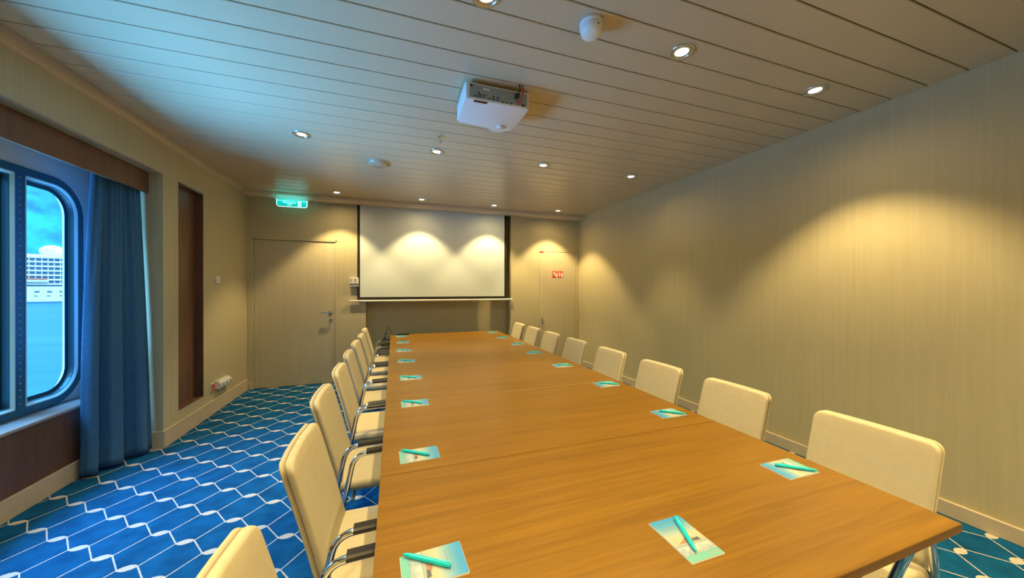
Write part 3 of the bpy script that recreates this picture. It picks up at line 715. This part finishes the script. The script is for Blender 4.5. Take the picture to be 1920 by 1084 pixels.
for side, L_ in (('window', LY), ('plain wall', RY)):
    for k, (y, x) in enumerate(L_):
        c = chairs[side] if k == 0 else copy_tree(chairs[side])
        c.location = (x, y, 0); c.rotation_euler = (0, 0, (0 if side == 'window' else PI)+random.uniform(-.012, .012))
        c['label'] = 'cream chrome-framed %s, %s from the screen on the %s side' % ('armchair' if side == 'window' else 'chair', ORD[7-k], side)
        c['group'] = 'cream chairs along the table'

# ================================================================== NOTEPADS AND PENS
def make_pad():
    p = thing('notepad', 'x', 'notepad')
    w, l = .108, .152
    MB().box(-w/2, w/2, -l/2, l/2, 0, .0042).build('page_block', 'paper', p)
    cv_ = MB().box(-w/2+.0006, w/2-.0006, -l/2+.0006, l/2-.0006, .0042, .0048).build('cover', 'pad_cover', p)
    z = .00485
    q = MB(); q.poly([(-.036, -.017, z), (.012, -.019, z), (.020, -.011, z), (.014, -.005, z), (.004, -.004, z), (.000, .001, z), (-.008, -.005, z), (-.022, -.011, z)], (0, 0, .0001)); q.build('ship_print', 'ship_print_red', cv_)
    q = MB(); q.poly([(.010, -.0185, z+.0001), (.036, -.0205, z+.0001), (.034, -.009, z+.0001), (.014, -.010, z+.0001)], (0, 0, .0001)); q.build('ship_hull_print', 'ship_print_grey', cv_)
    # faint handwriting and two small lines of print, too small to read in the photograph
    q = MB(); pts = []
    for i in range(41):
        s = i/40; pts.append((-.030+.062*s, .060+.0035*math.sin(s*31)*(.5+.5*math.sin(s*7))+.002*s, z))
    for i in range(40):
        (x0, y0, _), (x1, y1, _) = pts[i], pts[i+1]; q.add([(x0, y0-.0005, z+.0001), (x1, y1-.0005, z+.0001), (x1, y1+.0005, z+.0001), (x0, y0+.0005, z+.0001)], [(0, 1, 2, 3)])
    random.seed(5)
    for yl in (.042, .034):
        x = -.038
        while x < .034:
            wd = random.uniform(.002, .006); hh = random.uniform(.0012, .0022)
            q.add([(x, yl-hh/2, z+.0001), (x+wd, yl-hh/2, z+.0001), (x+wd, yl+hh/2, z+.0001), (x, yl+hh/2, z+.0001)], [(0, 1, 2, 3)]); x += wd+random.choice((.0008, .0008, .0026))
    q.build('print_lines', 'grey_print', cv_)
    q = MB(); arc = [(.022+.006*math.cos(a), -.063+.006*math.sin(a)) for a in [PI+PI*k/8 for k in range(9)]]
    for (x0, y0), (x1, y1) in zip(arc, arc[1:]): q.add([(x0, y0, z+.0001), (x1, y1, z+.0001), (x1, y1+.0014, z+.0001), (x0, y0+.0014, z+.0001)], [(0, 1, 2, 3)])
    q.box(.031, .035, -.0665, -.0635, z, z+.0001); q.box(.037, .049, -.0665, -.065, z, z+.0001)
    q.build('logo_print', 'logo_red', cv_)
    return p
def make_pen():
    p = thing('pen', 'x', 'pen')
    b_ = MB(); b_.lathe([(0, -.066), (.0020, -.066), (.0034, -.060), (.0050, -.050), (.0057, -.035), (.0060, .0), (.0063, .040), (.0060, .058), (.0046, .064), (0, .065)], n=14)
    b_.xf(Matrix.Rotation(-PI/2, 4, 'X')); b_.build('barrel', 'pen_teal', p)
    MB().rbox(-.0019, .0019, .020, .061, .0056, .0074, r=.0005, seg=1).rbox(-.0019, .0019, .055, .062, .002, .0074, r=.0005, seg=1).build('clip', 'pen_light', p)
    return p
pad0 = make_pad(); pen0 = make_pen(); first_pad = True
PADL = [(.092, .852, 3), (.097, 1.435, 2), (.116, 2.084, 1), (.120, 2.683, 2), (.108, 3.298, -1), (.105, 3.862, 1), (.108, 4.440, 0), (.100, 4.990, 1)]
PADR = [(1.403, .877, -1), (1.403, 1.475, 0), (1.412, 2.064, 1), (1.388, 2.685, -2), (1.380, 3.300, 1), (1.405, 3.863, 0), (1.400, 4.450, -1), (1.397, 4.975, 0)]
def put_pad(x, y, rz, lab, penlab, pen):
    global first_pad
    p = pad0 if first_pad else copy_tree(pad0); q = pen0 if first_pad else copy_tree(pen0); first_pad = False
    p.location = (x, y, T); p.rotation_euler = (0, 0, rz); p['label'] = lab; p['group'] = 'notepads laid out on the table'
    (ax, ay), (bx, by) = pen
    m_ = Matrix.Rotation(rz, 3, 'Z') @ Vector(((ax+bx)/2, (ay+by)/2, 0)); an = math.atan2(by-ay, bx-ax)-PI/2
    q.location = (x+m_.x, y+m_.y, T+.0048+.0063); q.rotation_euler = (0, .5, 0); q.rotation_euler = (0, 0, rz+an)
    q['label'] = penlab; q['group'] = 'teal pens on the notepads'
for side, L_, rz in (('window', PADL, -PI/2), ('plain wall', PADR, PI/2)):
    for k, (x, y, dg) in enumerate(L_):
        wh = '%s from the projection screen on the %s side' % (ORD[7-k], side)
        j = random.uniform(-.006, .006)
        put_pad(x, y, rz+math.radians(dg), 'small notepad with seascape cover, %s' % wh, 'teal ballpoint pen on the notepad %s' % wh, ((-.046+j, -.062), (.026+j, .032)))
put_pad(.746, .725, 0, 'small notepad with seascape cover set crosswise at the open table end', 'teal ballpoint pen on the notepad set crosswise at the open table end', ((-.018, -.052), (.030, .064)))

# device and loose cable at the screen end
dvc = thing('black_device', 'flat black device on the table end under the screen', 'device', (.118, 5.180, T))
MB().rbox(-.085, .085, -.035, .035, .0015, .021, r=.003, seg=2).build('body', 'black_plastic', dvc)
MB().box(-.08, .08, -.030, .030, .021, .0216).build('top_plate', 'black_matte', dvc)
MB().box(-.07, .07, -.02, .02, 0, .0015).build('rubber_base', 'black_matte', dvc)
cb = thing('cable', 'thin black cable with blue plug looped over the table corner', 'cable', (0, 0, 0))
MB().tube(fillet([(.035, 5.19, T+.006), (-.02, 5.21, T+.006), (-.084, 5.240, .835), (-.108, 5.240, .74), (-.122, 5.240, .69)], .025), .0035, 8).build('cord', 'black_plastic', cb)
MB().tube([(-.106, 5.240, .745), (-.116, 5.240, .71)], .007, 8).build('ferrite', 'black_plastic', cb)
MB().lathe([(.0, .045), (.008, .044), (.016, .03), (.018, .0), (0, 0)], (-.124, 5.240, .652), 14).build('plug', 'blue_plug', cb)
